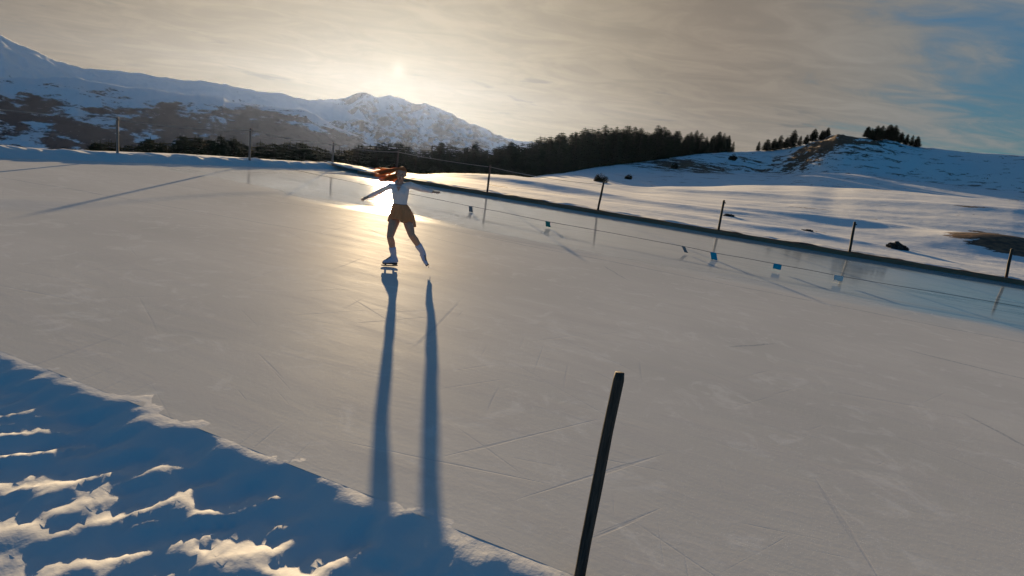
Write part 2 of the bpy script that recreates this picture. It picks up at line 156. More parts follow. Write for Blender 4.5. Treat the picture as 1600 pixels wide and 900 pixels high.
def ice_mat():
    m, t = mat('rink_ice'); P = t.n('ShaderNodeTexCoord').outputs['Object']      # x along the far edge, y towards the near edge
    x, y, z = t.sep(P)[0:3]
    wob = t.noise(t.v('MULTIPLY', P, (.35, 1, 1)), .5, 4, .55)
    edge = t.m('ADD', y, t.m('MULTIPLY', t.m('SUBTRACT', wob, .5), 3.2))
    wet = t.ss(edge, 12.4, 10.8)                                  # clean wet ice along the far side
    wet = t.m('MULTIPLY', wet, t.ss(x, -2.0, 7.0, .35, 1.0))
    st = t.v('MULTIPLY', P, (.6, 2.6, 1))
    streak = t.noise(st, 1.1, 7, .65, .4)
    gritty = t.noise(P, 26, 4, .7)
    broad = t.noise(P, .28, 4, .5)
    fr = t.mix(t.ss(broad, .3, .7), (.60, .60, .575), (.72, .71, .675))
    fr = t.mix(t.ss(streak, .35, .75), fr, (.64, .63, .61))
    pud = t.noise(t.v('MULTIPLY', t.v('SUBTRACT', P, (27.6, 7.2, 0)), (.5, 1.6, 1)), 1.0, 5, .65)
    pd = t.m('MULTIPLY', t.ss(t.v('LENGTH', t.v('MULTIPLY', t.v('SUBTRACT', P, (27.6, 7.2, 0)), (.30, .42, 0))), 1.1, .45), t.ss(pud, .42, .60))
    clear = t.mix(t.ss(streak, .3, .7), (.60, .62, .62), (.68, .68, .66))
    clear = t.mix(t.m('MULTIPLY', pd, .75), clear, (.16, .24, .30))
    clear = t.mix(t.ss(x, 17, 28), clear, t.mix(t.ss(streak, .3, .7), (.34, .45, .52), (.44, .54, .59)))  # bluer to the right: the blue sky's reflection put into the ice colour
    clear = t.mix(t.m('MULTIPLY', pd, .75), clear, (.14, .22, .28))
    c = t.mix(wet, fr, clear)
    segs = [(6.0, 9.5, 17, 7.2, .05), (14, 12.6, 36, 12.4, .06), (9.5, 12.9, 16, 14.6, .03), (24, 15.6, 33, 17.2, .045), (21.5, 18.2, 22.3, 17.0, .035), (24.2, 18.6, 25.2, 20.2, .035),
            (29.0, 19.0, 34, 19.9, .03), (27.2, 20.0, 29.5, 22.0, .025), (16, 20.5, 16.5, 19.4, .03), (18.4, 13.2, 19.4, 14.6, .03), (5, 14, 20, 11.6, .04), (3, 18, 14, 16.2, .04)]
    ln = None
    for ax, ay, bx, by, w in segs:
        L = math.hypot(bx - ax, by - ay); ux, uy = (bx - ax) / L, (by - ay) / L
        px = t.m('SUBTRACT', x, ax); py = t.m('SUBTRACT', t.m('ADD', y, t.m('MULTIPLY', wob, .8)), ay + .4)
        along = t.m('ADD', t.m('MULTIPLY', px, ux), t.m('MULTIPLY', py, uy))
        acr = t.m('ABSOLUTE', t.m('SUBTRACT', t.m('MULTIPLY', px, uy), t.m('MULTIPLY', py, ux)))
        k = t.m('MULTIPLY', t.ss(acr, w, w * .3), t.m('MULTIPLY', t.ss(along, 0, .4), t.ss(along, L, L - .6)))
        ln = k if ln is None else t.m('MAXIMUM', ln, k)
    ln = t.m('MULTIPLY', ln, t.ss(gritty, .35, .6, .3, 1))
    # fine blade scratches in two directions
    def scr(ang, sc, seed):
        mpn = t.n('ShaderNodeMapping'); t.put(mpn.inputs[0], P); mpn.inputs['Rotation'].default_value = (0, 0, RAD(ang)); mpn.inputs['Location'].default_value = (seed, 0, 0)
        return t.noise(t.v('MULTIPLY', mpn.outputs[0], (.25, 9, 1)), sc, 3, .5, .25)
    s = t.m('MAXIMUM', t.m('MAXIMUM', scr(14, 1.6, 3), scr(-28, 1.3, 11)), t.m('MAXIMUM', scr(62, 1.4, 23), scr(-75, 1.2, 31))); sm = t.ss(s, .665, .73)
    dust = t.ss(t.noise(P, 1.7, 8, .72, 1.2), .52, .66)
    c = t.mix(t.m('MULTIPLY', ln, .55), c, (.22, .27, .33))
    c = t.mix(t.m('MULTIPLY', sm, .22), c, (.42, .45, .50))
    c = t.mix(t.m('MULTIPLY', dust, t.m('MULTIPLY', t.m('SUBTRACT', 1.0, wet), .45)), c, (.82, .82, .80))
    rough = t.m('ADD', t.m('MULTIPLY', t.m('SUBTRACT', 1.0, wet), .50), t.m('ADD', .085, t.m('MULTIPLY', t.m('SUBTRACT', streak, .5), .22)))
    rough = t.m('ADD', rough, t.m('MULTIPLY', sm, .1))
    h = t.m('ADD', t.m('MULTIPLY', streak, .5), t.m('MULTIPLY', gritty, .16)); h = t.m('SUBTRACT', h, t.m('MULTIPLY', sm, .12))
    amt = t.m('ADD', t.m('MULTIPLY', t.m('SUBTRACT', 1.0, wet), 1.0), .05)
    nrm = t.bump(t.m('MULTIPLY', h, amt), .5, .008)
    di = t.n('ShaderNodeBsdfDiffuse'); gl_ = t.n('ShaderNodeBsdfGlossy'); fr_ = t.n('ShaderNodeFresnel'); fr_.inputs[0].default_value = 1.31
    t.put(di.inputs['Color'], c); t.put(di.inputs['Normal'], nrm); t.put(gl_.inputs['Normal'], nrm); t.put(gl_.inputs['Color'], (.95, .97, 1, 1))
    t.put(gl_.inputs['Roughness'], t.m('MAXIMUM', rough, .05)); t.put(fr_.inputs['Normal'], nrm)
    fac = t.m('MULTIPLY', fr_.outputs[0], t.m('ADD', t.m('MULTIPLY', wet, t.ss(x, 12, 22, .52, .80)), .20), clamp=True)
    mx = t.n('ShaderNodeMixShader'); t.put(mx.inputs[0], fac); t.t.links.new(di.outputs[0], mx.inputs[1]); t.t.links.new(gl_.outputs[0], mx.inputs[2])
    t.t.links.new(mx.outputs[0], t.o.inputs[0])
    return m
M_ICE = ice_mat()

def mountain_mat(name, snow=(.80, .82, .84), rock=(.03, .045, .045), sc=.012, stretch=(1, 1, 1.6), det=10):
    m, t = mat(name); P = t.n('ShaderNodeTexCoord').outputs['Object']
    att = t.n('ShaderNodeAttribute', attribute_name='dark').outputs['Fac']
    n1 = t.noise(t.v('MULTIPLY', P, stretch), sc, det, .66, .5)
    n2 = t.noise(t.v('MULTIPLY', P, stretch), sc * 5, 6, .65)
    f = t.ss(t.m('ADD', t.m('ADD', t.m('MULTIPLY', n1, .66), t.m('MULTIPLY', n2, .34)), t.m('SUBTRACT', att, 1.0)), -.015, .025)
    t.put(t.b.inputs['Base Color'], t.mix(f, snow, t.mix(n2, rock, tuple(c * 1.7 for c in rock)))); t.b.inputs['Roughness'].default_value = .9
    t.b.inputs['Specular IOR Level'].default_value = .05
    t.put(t.b.inputs['Normal'], t.bump(n1, .5, 14))
    return m

M_BARK = simple('bark', (.07, .05, .035), (.03, .022, .018), 12, .9, (1, 1, .2), .01)
M_NEEDLE = simple('needles', (.012, .026, .014), (.030, .045, .020), 1.6, .85, spec=.1)
M_BRUSH = simple('brushwood', (.045, .035, .022), (.022, .028, .015), 3, .9, spec=.1)
M_POST = simple('weathered_wood', (.16, .125, .10), (.07, .052, .042), 9, .8, (6, 6, .5), .004)
M_HAZED = simple('hazed_wood', (.30, .24, .21), (.20, .16, .14), 9, .8, (6, 6, .5), .004)  # wood of the left posts, lightened: the haze over them is in the colour
M_POSTD = simple('tarred_wood', (.075, .062, .050), (.016, .018, .016), 7, .75, (9, 9, .5), .008)
M_BOARD = simple('rink_board', (.56, .21, .12), (.36, .14, .085), 3, .8, (.3, 1, 3), .004)
M_ROPE = simple('rope', (.55, .53, .50), (.38, .36, .34), 60, .8)
M_CORD = simple('cord', (.20, .21, .23), (.12, .13, .15), 60, .8)
M_TEAL = simple('teal_cloth', (.015, .42, .58), (.01, .33, .50), 20, .7)
M_GREEN = simple('green_cloth', (.02, .28, .24), (.015, .20, .18), 20, .7)
M_WHITE = simple('white_cloth', (.78, .77, .74), (.66, .66, .65), 20, .7)
M_GREY = simple('grey_cloth', (.26, .28, .30), (.20, .21, .22), 20, .7)
M_ROCK = simple('rock', (.055, .045, .038), (.02, .018, .018), 4, .9, bump=.05)
M_SKIN = simple('skin', (.52, .30, .22), (.47, .26, .19), 8, .55, trans=.15)
M_TIGHT = simple('tights', (.58, .31, .21), (.50, .27, .18), 60, .6)
M_TOP = simple('white_knit', (.80, .71, .70), (.74, .66, .66), 40, .85, bump=.002)
M_SKIRT = simple('rust_skirt', (.70, .27, .11), (.56, .21, .085), 8, .8, (3, 3, .6), .004)
M_BOOT = simple('boot_leather', (.55, .55, .70), (.47, .48, .64), 10, .45)
M_SOLE = simple('dark_sole', (.04, .04, .05), (.03, .03, .035), 10, .5)
M_EYE = simple('eye', (.03, .02, .02), None, 10, .3)
M_LIP = simple('lips', (.40, .12, .11), None, 10, .5)
def metal():
    m, t = mat('steel'); t.b.inputs['Metallic'].default_value = 1; t.b.inputs['Roughness'].default_value = .25
    P = t.n('ShaderNodeTexCoord').outputs['Object']; t.put(t.b.inputs['Base Color'], t.mix(t.noise(P, 40), (.35, .36, .38), (.25, .26, .28)))
    return m
M_STEEL = metal()
def hair_mat():
    m, t = mat('auburn_hair'); P = t.n('ShaderNodeTexCoord').outputs['Object']
    c = t.mix(t.ss(t.noise(t.v('MULTIPLY', P, (.6, 8, 8)), 9, 4), .3, .7), (.32, .13, .05), (.58, .27, .10))
    t.put(t.b.inputs['Base Color'], c); t.b.inputs['Roughness'].default_value = .5
    tr = t.n('ShaderNodeBsdfTranslucent'); t.put(tr.inputs[0], t.mix(.5, c, (1.0, .50, .16))); mx = t.n('ShaderNodeMixShader'); mx.inputs[0].default_value = .6
    t.t.links.new(t.b.outputs[0], mx.inputs[1]); t.t.links.new(tr.outputs[0], mx.inputs[2]); t.t.links.new(mx.outputs[0], t.o.inputs[0])
    return m
M_HAIR = hair_mat()

# ---------------------------------------------------------------- object helpers
def tag(o, label=None, cat=None, group=None, kind=None):
    if label: o['label'] = label
    if cat: o['category'] = cat
    if group: o['group'] = group
    if kind: o['kind'] = kind
    return o
def obj(name, data, m, parent=None, smooth=True):
    if isinstance(data, bmesh.types.BMesh):
        me = bpy.data.meshes.new(name); data.to_mesh(me); data.free()
    else: me = data
    if m: me.materials.append(m)
    if smooth and len(me.polygons): me.polygons.foreach_set('use_smooth', np.ones(len(me.polygons), dtype=bool))
    o = bpy.data.objects.new(name, me); COL.objects.link(o); o.parent = parent
    return o
def empty(name, loc, rz=0):
    o = bpy.data.objects.new(name, None); COL.objects.link(o); o.location = loc; o.rotation_euler.z = rz; o.empty_display_size = .2
    return o
def frame_of(d):
    d = d.normalized(); a = Vector((0, 0, 1)) if abs(d.z) < .9 else Vector((1, 0, 0))
    u = d.cross(a).normalized(); return u, d.cross(u).normalized()
def tube(bm, pts, rad, seg=8, caps=True, jitter=0):
    pts = [Vector(p) for p in pts]; rings = []
    if not hasattr(rad, '__len__'): rad = [rad] * len(pts)
    u = None
    for i, p in enumerate(pts):
        d = (pts[min(i + 1, len(pts) - 1)] - pts[max(i - 1, 0)]).normalized()
        if u is None: u, v = frame_of(d)
        else: u = (u - d * u.dot(d)).normalized(); v = d.cross(u)
        rings.append([bm.verts.new(p + (u * cos(2 * pi * k / seg) + v * sin(2 * pi * k / seg)) * rad[i] * (1 + random.uniform(-jitter, jitter))) for k in range(seg)])
    for a, b in zip(rings, rings[1:]):
        for k in range(seg): bm.faces.new((a[k], a[(k + 1) % seg], b[(k + 1) % seg], b[k]))
    if caps: bm.faces.new(rings[0][::-1]); bm.faces.new(rings[-1])
def ball(bm, c, r, scale=(1, 1, 1), rot=None, sub=2):
    M = Matrix.Translation(c) @ (rot.to_4x4() if rot else Matrix.Identity(4)) @ Matrix.Diagonal((*scale, 1))
    bmesh.ops.create_icosphere(bm, subdivisions=sub, radius=r, matrix=M)
def limb(bm, pts, rad, seg=16):
    """tapered limb with round joints, for a remeshed body"""
    tube(bm, pts, rad, seg)
    for p, r in zip(pts, rad): ball(bm, Vector(p), r * .995)
def loft(bm, secs, seg=24):
    """secs: (centre, half width, half depth)"""
    rings = []
    for c, a, b in secs:
        rings.append([bm.verts.new(Vector(c) + Vector((a * cos(2 * pi * k / seg), b * sin(2 * pi * k / seg), 0))) for k in range(seg)])
    for a, b in zip(rings, rings[1:]):
        for k in range(seg): bm.faces.new((a[k], a[(k + 1) % seg], b[(k + 1) % seg], b[k]))
    bm.faces.new(rings[0][::-1]); bm.faces.new(rings[-1])
def box(bm, c, size, rot=None):
    M = Matrix.Translation(c) @ (rot.to_4x4() if rot else Matrix.Identity(4)) @ Matrix.Diagonal((*size, 1))
    bmesh.ops.create_cube(bm, size=1, matrix=M)
def grid_mesh(name, X, Y, Z, attr=None):
    n, k = X.shape; v = np.stack([X, Y, Z], -1).reshape(-1, 3)
    i = np.arange((n - 1) * (k - 1)); r = i // (k - 1); c = i % (k - 1); a = r * k + c
    f = np.stack([a, a + 1, a + k + 1, a + k], -1)
    me = bpy.data.meshes.new(name); me.vertices.add(len(v)); me.vertices.foreach_set('co', v.ravel())
    me.loops.add(f.size); me.loops.foreach_set('vertex_index', f.ravel().astype(np.int32))
    me.polygons.add(len(f)); me.polygons.foreach_set('loop_start', (np.arange(len(f)) * 4).astype(np.int32))
    me.update(); me.validate()
    if attr is not None:
        at = me.attributes.new('dark', 'FLOAT', 'POINT'); at.data.foreach_set('value', attr.ravel().astype(np.float32))
    return me
def fbm(x, y, z=0.0, o=4, H=.8): return noise.fractal(Vector((x, y, z)), H, 2.0, o)
def sstep(x, a, b):
    q = np.clip((x - a) / (b - a), 0, 1); return q * q * (3 - 2 * q)

# ---------------------------------------------------------------- the rink frame
RA = np.array([-10.2, 33.3]); RU = np.array([.9284, -.3714]); RW = np.array([-.3714, -.9284]); RL, RD = 46.0, 24.0
def rk(x, y, z=0.0):
    p = RA + RU * x + RW * y; return Vector((p[0], p[1], z))
RANG = math.atan2(RU[1], RU[0])
def rink_xy(X, Y):
    dx, dy = X - RA[0], Y - RA[1]; return dx * RU[0] + dy * RU[1], dx * RW[0] + dy * RW[1]
def rframe(o):                                        # local x along far edge, local y towards near edge (mirrored in mesh data)
    o.location = (RA[0], RA[1], 0); o.rotation_euler.z = RANG

# ---------------------------------------------------------------- terrain: one sheet to the horizon
TERR.sort()
_a = np.arange(-10.4, 37.6, .25); _T = np.array(TERR)
_C = [np.interp(_a, _T[:, 0], _T[:, k]) for k in range(1, 7)]
_kw = np.exp(-(np.arange(-8, 9) / 4.0) ** 2); _kw /= _kw.sum()
_C = [np.convolve(np.pad(c_, 8, mode='edge'), _kw, 'valid') for c_ in _C]
TERR = [(a_, *[c_[i_] for c_ in _C]) for i_, a_ in enumerate(_a)]
TA = [t_[0] for t_ in TERR]
NODES = []                                            # per azimuth: radii and heights
def row(az):
    def it(i): return float(np.interp(az, TA, [t_[i] for t_ in TERR]))
    r0 = float(np.interp(az, [-60, -40, -17, -10, 30, 60], [27, 27, 38.5, 38, 34, 38]))
    right = [(0, 0.), (r0, 0.), (max(it(1), r0 + 2), it(2)), (it(3), it(4)), (it(3) * .3 + it(5) * .7, it(4) * .68 + it(6) * .32), (it(5), it(6)), (it(5) * 1.35, it(6) - 6), (650, -25), (1200, -75), (4300, -75)]
    left = [(0, 0.), (r0, 0.), (r0 + 5, -.7), (70, -7.5), (95, -12), (118, -17), (250, -36), (500, -60), (1200, -110), (4300, -110)]
    w = float(sstep(az, -15.5, -10.4)); b = float(sstep(az, 50, 75)); b2 = float(sstep(-az, 60, 90)); bk = max(b, b2)
    out = []
    back = [(0, 0.), (40, 0.), (60, .3), (90, .5), (150, 1), (200, 2), (300, 2), (650, -10), (1200, -60), (4300, -75)]
    for L, R, B in zip(left, right, back):
        r = L[0] * (1 - w) + R[0] * w; z = L[1] * (1 - w) + R[1] * w
        out.append((r * (1 - bk) + B[0] * bk, z * (1 - bk) + B[1] * bk))
    return out
def tz(rows, r):
    rs = [a for a, _ in rows]; i = max(0, min(len(rs) - 2, int(np.searchsorted(rs, r)) - 1))
    (ra, za), (rb, zb) = rows[i], rows[i + 1]; q = min(1, max(0, (r - ra) / max(rb - ra, 1e-6)))
    q2 = q * q * (3 - 2 * q); return za + (zb - za) * (q2 * .75 + q * .25)
HOLL = [(20, 42, 7.5, 2.2, .33), (13.2, 30.6, 4.0, 1.3, .17), (1.5, 42.5, 5.5, 2.0, .26), (12.5, 40, 4, 1.5, .15), (44, 60, 10, 3.5, .26), (20, 66, 12, 3, .22)]  # wind drifts: x, y, half length, half depth, height
def find(az, el, rmin):
    r = rmin
    while r < 300 and ground_z(r * sin(RAD(az)), r * cos(RAD(az))) < 2.3 + math.tan(RAD(el)) * r: r += .25
    return r * sin(RAD(az)), r * cos(RAD(az))
def ground_z(x, y):
    r = math.hypot(x, y); az = math.degrees(math.atan2(x, y)); z = tz(row(az), r)
    rx, ry = rink_xy(x, y)
    d = max(-rx, rx - RL, -ry, ry - RD)
    if ry > RD and -6 < rx < RL + 1: z += -.30 + .4 * min(1, max(0, (ry - RD - 11) / 4)); d = 0
    else: z = z + (.10 if d > 1.0 else (-.22 if d < 0 else -.22 + .32 * d))
    if d > 1:
        k = min(1, (d - 1) / 6)
        z += k * (.06 * fbm(x / 15, y / 9, 0, 4) + .02 * fbm(x / 3.0, y / 1.8, 7, 3)) * (1 + min(r, 400) / 260)
        for hx, hy, a, b, h in HOLL:
            ux, uy = (x - hx) * .97 - (y - hy) * .24, (x - hx) * .24 + (y - hy) * .97
            q = (ux / a) ** 2
            if q < 4: z += h * k * math.exp(-q) * (math.exp(-((uy - b * .4) / b) ** 2))
    if az > 20 and r < 80: z += .75 * math.exp(-((x - 27.6) / 4.2) ** 2 - ((y - 36.4) / 3.2) ** 2)
    kx, ky = x - 97, y - 212
    q = (kx / 34) ** 2 + (ky / 20) ** 2
    if q < 3: z += 1.6 * math.exp(-q * 1.6) * fbm(x / 6, y / 6, 5, 5)
    return z
PX, PY = find(37.6, -1.8, 34); QX, QY = find(35.4, -1.4, 34)
def dark_of(x, y):
    r = math.hypot(x, y); d = .33 + .03 * fbm(x / 30, y / 20, 2, 3)
    if r > 95: d += .045 * float(sstep(r, 95, 140)) * (1 + .8 * fbm(x / 25, y / 25, 9, 3))
    q = ((x - 96) / 22) ** 2 + ((y - 214) / 12) ** 2                 # rocky knoll
    d += .25 * math.exp(-q * 1.3)
    q = ((x - 46) / 26) ** 2 + ((y - 200) / 13) ** 2                 # stony slope below the wood
    d += .20 * math.exp(-q)
    q = ((x - PX) / 3.4) ** 2 + ((y - PY) / 3.0) ** 2            # bare turf on the right
    d += .40 * math.exp(-q * q)
    q = ((x - QX) / 2.2) ** 2 + ((y - QY) / 1.0) ** 2
    d += .22 * math.exp(-q)
    q = ((x - 70) / 22) ** 2 + ((y - 90) / 8) ** 2
    d += .17 * math.exp(-q)
    q = ((x - 130) / 45) ** 2 + ((y - 180) / 25) ** 2
    d += .07 * math.exp(-q)
    return d
azs = np.concatenate([np.arange(-180, -46, 6.0), np.arange(-46, 46.01, .2), np.arange(50, 181, 6.0), [180.0]])
azs = np.unique(azs)
rs = [0.01, 4, 8, 12, 16, 20]
while rs[-1] < 330: rs.append(rs[-1] * 1.0135 + .02)
while rs[-1] < 4200: rs.append(rs[-1] * 1.06)
rs = np.array(rs); X = np.zeros((len(azs), len(rs))); Y = X.copy(); Z = X.copy(); DK = X.copy()
for i, a in enumerate(azs):
    sa, ca = sin(RAD(a)), cos(RAD(a))
    for j, r in enumerate(rs):
        x, y = r * sa, r * ca; X[i, j], Y[i, j] = x, y; Z[i, j] = ground_z(x, y); DK[i, j] = dark_of(x, y)
g = obj('ground', grid_mesh('ground', X, Y, Z, DK), M_SNOW); tag(g, kind='structure', label='snow covered ground rolling up to the rocky knoll')
g.data.flip_normals()

# ---------------------------------------------------------------- ice
def local_sheet(name, xs, ys, f, m, attr=None, kind='structure'):
    Xl, Yl = np.meshgrid(xs, ys, indexing='ij'); Zl = np.vectorize(f)(Xl, Yl)
    me = grid_mesh(name, Xl, -Yl, Zl, np.full(Xl.shape, .2) if attr is None else attr)
    me.flip_normals(); o = obj(name, me, m); rframe(o); tag(o, kind=kind); return o
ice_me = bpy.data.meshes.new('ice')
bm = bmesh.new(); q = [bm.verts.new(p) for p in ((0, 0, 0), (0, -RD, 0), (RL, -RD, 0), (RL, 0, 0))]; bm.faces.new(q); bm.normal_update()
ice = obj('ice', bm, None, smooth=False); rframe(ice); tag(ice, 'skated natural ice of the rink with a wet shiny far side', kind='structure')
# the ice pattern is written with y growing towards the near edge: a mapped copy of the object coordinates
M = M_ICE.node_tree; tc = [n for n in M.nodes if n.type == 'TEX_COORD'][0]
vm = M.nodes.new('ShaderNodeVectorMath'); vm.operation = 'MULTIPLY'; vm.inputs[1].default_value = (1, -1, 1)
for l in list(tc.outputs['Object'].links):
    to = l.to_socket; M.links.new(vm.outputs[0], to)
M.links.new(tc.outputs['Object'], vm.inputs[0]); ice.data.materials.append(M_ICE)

# snow banks round the ice
def near_berm(x, y):                                  # y - 24 = distance outside the ice
    e = y - RD + .20 * fbm(x / 1.3, 3.1, 0, 3) + .12 * fbm(x * 2.2, y * .8, 2, 3) + .06 + .07 * fbm(x * 6, y * 2, 5, 3)
    if e < -.8: return -.03
    k = float(sstep(e, -.8, .08)); fall = float(sstep(e, .12, .55))
    lump = .05 * fbm((x + .35 * y) * 4.2, y * 2.4, 4, 3) + .03 * fbm(x * 1.5, y * 1.6, 2, 2) + .010 * fbm(x * 12, y * 12, 8, 4)
    top_ = .0 - .045 * max(0, min(e, 3)); z_ = -.03 + k * .03 - fall * .075 + k * lump * (0.02 + fall); return z_ if z_ < top_ or fall < .5 else top_ + .12 * (z_ - top_)
local_sheet('snow_bank', np.concatenate([np.arange(-6, 8, .3), np.arange(8, 30, .045), np.arange(30, 47, .3)]), np.concatenate([np.arange(22.0, 27.6, .045), np.arange(27.7, 38, .4)]), near_berm, M_BERM)
def far_strip(x, y):                                  # outside the far board: y from 0 to -3
    e = -y; return .17 + .05 * fbm(x / 2, y, 1, 3) + .03 * fbm(x * 2, y * 2, 1, 2) - float(sstep(e, .8, 2.6)) * .14 + .22 * (1 - float(sstep(x, -2, 3.2))) * float(sstep(e, .0, .35))
def left_bank(x, y):
    e = -x + .15 * fbm(y / 2, .3, 1, 2)
    k = float(sstep(e, -.25, .75)); fall = float(sstep(e, 1.0, 3.2))
    big = .04 + .14 * max(0, fbm(.5, y / 1.9, 6, 3)) + .07 * fbm(x * 1.2, y / .7, 6, 3)
    return -.05 + k * (.25 + big) - fall * (.27 + big)
o = local_sheet('snow_bank', np.arange(-.6, 47, .15), np.arange(-3.2, -.085, .12), far_strip, M_BERM)
o = local_sheet('snow_bank', np.arange(-4.2, .4, .1), np.arange(-2.5, 27, .1), left_bank, M_BERM)
o = local_sheet('snow_bank', np.arange(RL - .3, RL + 4, .3), np.arange(-2.5, 27, .3), lambda x, y: .25 * float(sstep(x - RL, -.2, .6)) - .2 * float(sstep(x - RL, 1, 3.5)) + .05 * fbm(x, y), M_BERM)

# timber edging along the far side, and a stub showing at the near edge
def board(x0, x1, y, z0, z1, th, label):
    bm = bmesh.new(); n = int((x1 - x0) / .25); rows = []
    for i in range(n + 1):
        x = x0 + (x1 - x0) * i / n; wv = .012 * noise.noise(Vector((x * .4, 1, 0))); top = z1 + .02 * noise.noise(Vector((x * .7, 5, 0)))
        rows.append([bm.verts.new(v) for v in ((x, -(y + wv), z0), (x, -(y + wv), top), (x, -(y + wv - th), top - .004), (x, -(y + wv - th), z0))])
    for a, b in zip(rows, rows[1:]):
        for k in range(4): bm.faces.new((a[k], a[(k + 1) % 4], b[(k + 1) % 4], b[k]))
    bm.faces.new(rows[0][::-1]); bm.faces.new(rows[-1]); bmesh.ops.recalc_face_normals(bm, faces=bm.faces)
    o = obj('edge_board', bm, M_BOARD, smooth=False); rframe(o); tag(o, label, 'edging'); return o
board(1.6, 46.0, 0.0, -.05, .18, .07, 'long brown timber edging along the far side of the rink')

# ---------------------------------------------------------------- trees
def conifer_mesh(seed, h=10.0, w=2.0, density=1.0, low=.06):
    rnd = random.Random(seed); vs = []; fs = []
    z = h * low; lev = 0
    while z < h * .985:
        q = z / h; R = w * (1 - q) ** .68 * rnd.uniform(.78, 1.15) * (1 if q > .12 else .8) + .10
        nb = max(4, int((9 + 5 * (1 - q)) * density)); off = rnd.random() * 6.28
        for b in range(nb):
            if rnd.random() < .10: continue
            a = off + 2 * pi * b / nb + rnd.uniform(-.25, .25); L = R * rnd.uniform(.62, 1.18); ca, sa = cos(a), sin(a)
            droop = L * rnd.uniform(.15, .45); nseg = max(2, int(L / .38))
            for s in range(nseg):
                f0 = max(0, s + rnd.uniform(-.1, .3)) / nseg; cx = L * f0; cz = z - droop * f0 ** 1.4 + (.12 * L * f0 if q > .7 else 0)
                for m in range(3):
                    wd = (.36 * (1 - .45 * f0)) * rnd.uniform(.7, 1.3) * min(1, .35 + L * .6); ln = L / nseg * rnd.uniform(1.1, 1.9)
                    side = (m - 1) * wd * .8 + rnd.uniform(-.08, .08)
                    px, py = cx * ca - side * sa, cx * sa + side * ca
                    aa = a + (m - 1) * .55 + rnd.uniform(-.3, .3); dx, dy = cos(aa), sin(aa); nx, ny = -dy, dx
                    k = len(vs); dz = -rnd.uniform(.05, .42) * ln
                    vs += [(px - nx * wd * .5, py - ny * wd * .5, cz), (px + nx * wd * .5, py + ny * wd * .5, cz + rnd.uniform(-.05, .05)),
                           (px + dx * ln + nx * wd * .12, py + dy * ln + ny * wd * .12, cz + dz), (px + dx * ln * .5, py + dy * ln * .5, cz - wd * rnd.uniform(.3, .8) + dz * .5)]
                    fs += [(k, k + 1, k + 2), (k, k + 3, k + 2), (k, k + 1, k + 3)]
        z += h * rnd.uniform(.026, .040)
    k = len(vs); vs += [(.07, 0, h * .93), (-.05, .06, h * .93), (-.05, -.06, h * .93), (0, 0, h * 1.02)]; fs += [(k, k + 1, k + 3), (k + 1, k + 2, k + 3), (k + 2, k, k + 3)]
    me = bpy.data.meshes.new('crown'); me.from_pydata(vs, [], fs); me.materials.append(M_NEEDLE); return me
def trunk_mesh(h=10.0):
    bm = bmesh.new(); tube(bm, [(0, 0, -.6), (0, 0, 0), (.03, 0, h * .3), (0, .04, h * .7), (0, 0, h * .95)], [.26, .22, .16, .08, .02], 8)
    for k in range(10):
        a = k * 2.4; z = h * (.08 + .07 * k); tube(bm, [(0, 0, z), (cos(a) * .9 * (1 - k / 12), sin(a) * .9 * (1 - k / 12), z - .15)], [.04, .01], 4)
    me = bpy.data.meshes.new('trunk'); bm.to_mesh(me); bm.free(); me.materials.append(M_BARK); return me
CR = [conifer_mesh(k, 10, w, d) for k, (w, d) in enumerate([(2.0, 1), (2.3, 1.1), (1.75, 1), (2.15, .9), (1.9, 1.1), (1.5, .7)])]
TR = trunk_mesh()
rt = random.Random(11)
def tree(x, y, ztop, label, group, wmul=1.0, name='conifer_tree', hmin=3.0, kinds=6):
    zb = ground_z(x, y); h = max(hmin, ztop - zb); s = h / 10
    e = empty(name, (x, y, zb), rt.uniform(0, 6.28)); sw = s * wmul * rt.uniform(.85, 1.15)
    sw = min(max(sw, s * .7), s * 2.2)
    e.scale = (sw, sw, s); tag(e, label, 'tree', group)
    for nm, me in (('trunk', TR), ('crown', rt.choice(CR[:kinds]))):
        o = bpy.data.objects.new(nm, me); COL.objects.link(o); o.parent = e
    return e
for x, y, z, back in WOOD:
    r = math.hypot(x, y); az = math.degrees(math.atan2(x, y))
    spots = [(-35.5, 'at the far left of the valley wood beside the leftmost haze-paled post'), (-31, 'in the valley wood between the two left posts'), (-27.5, 'in the valley wood just left of the second haze-paled post'), (-24, 'in the valley wood just right of the second haze-paled post'),
             (-20, 'in the valley wood between the second post and the corner post'), (-16.5, 'in the valley wood left of the corner post'), (-14, 'in the wood just right of the corner post'), (-11, 'in the wood above the skater\'s head'),
             (-7.5, 'in the low belt above the skater\'s outstretched arm'), (-4.5, 'in the low belt under the right shoulder of the peak'), (-1, 'in the low belt above the first post right of the skater'), (2.5, 'at the lower left end of the hill wood'),
             (5, 'on the rising left half of the hill wood'), (7.5, 'in the tallest part of the hill wood above the round bush'), (10, 'in the middle of the hill wood'), (12.5, 'in the hill wood right of its middle, above the stony slope'),
             (15, 'near the right end of the hill wood'), (99, 'at the very right end of the hill wood by the lone bush')]
    w_ = [s_ for a_, s_ in spots if az < a_][0]
    lab = ('back row conifer ' if back else 'front row conifer ') + w_
    grp = ('back row conifers ' if back else 'front conifers ') + w_
    tree(x, y, z, lab, grp, 1.55 if r > 150 else 1.35)
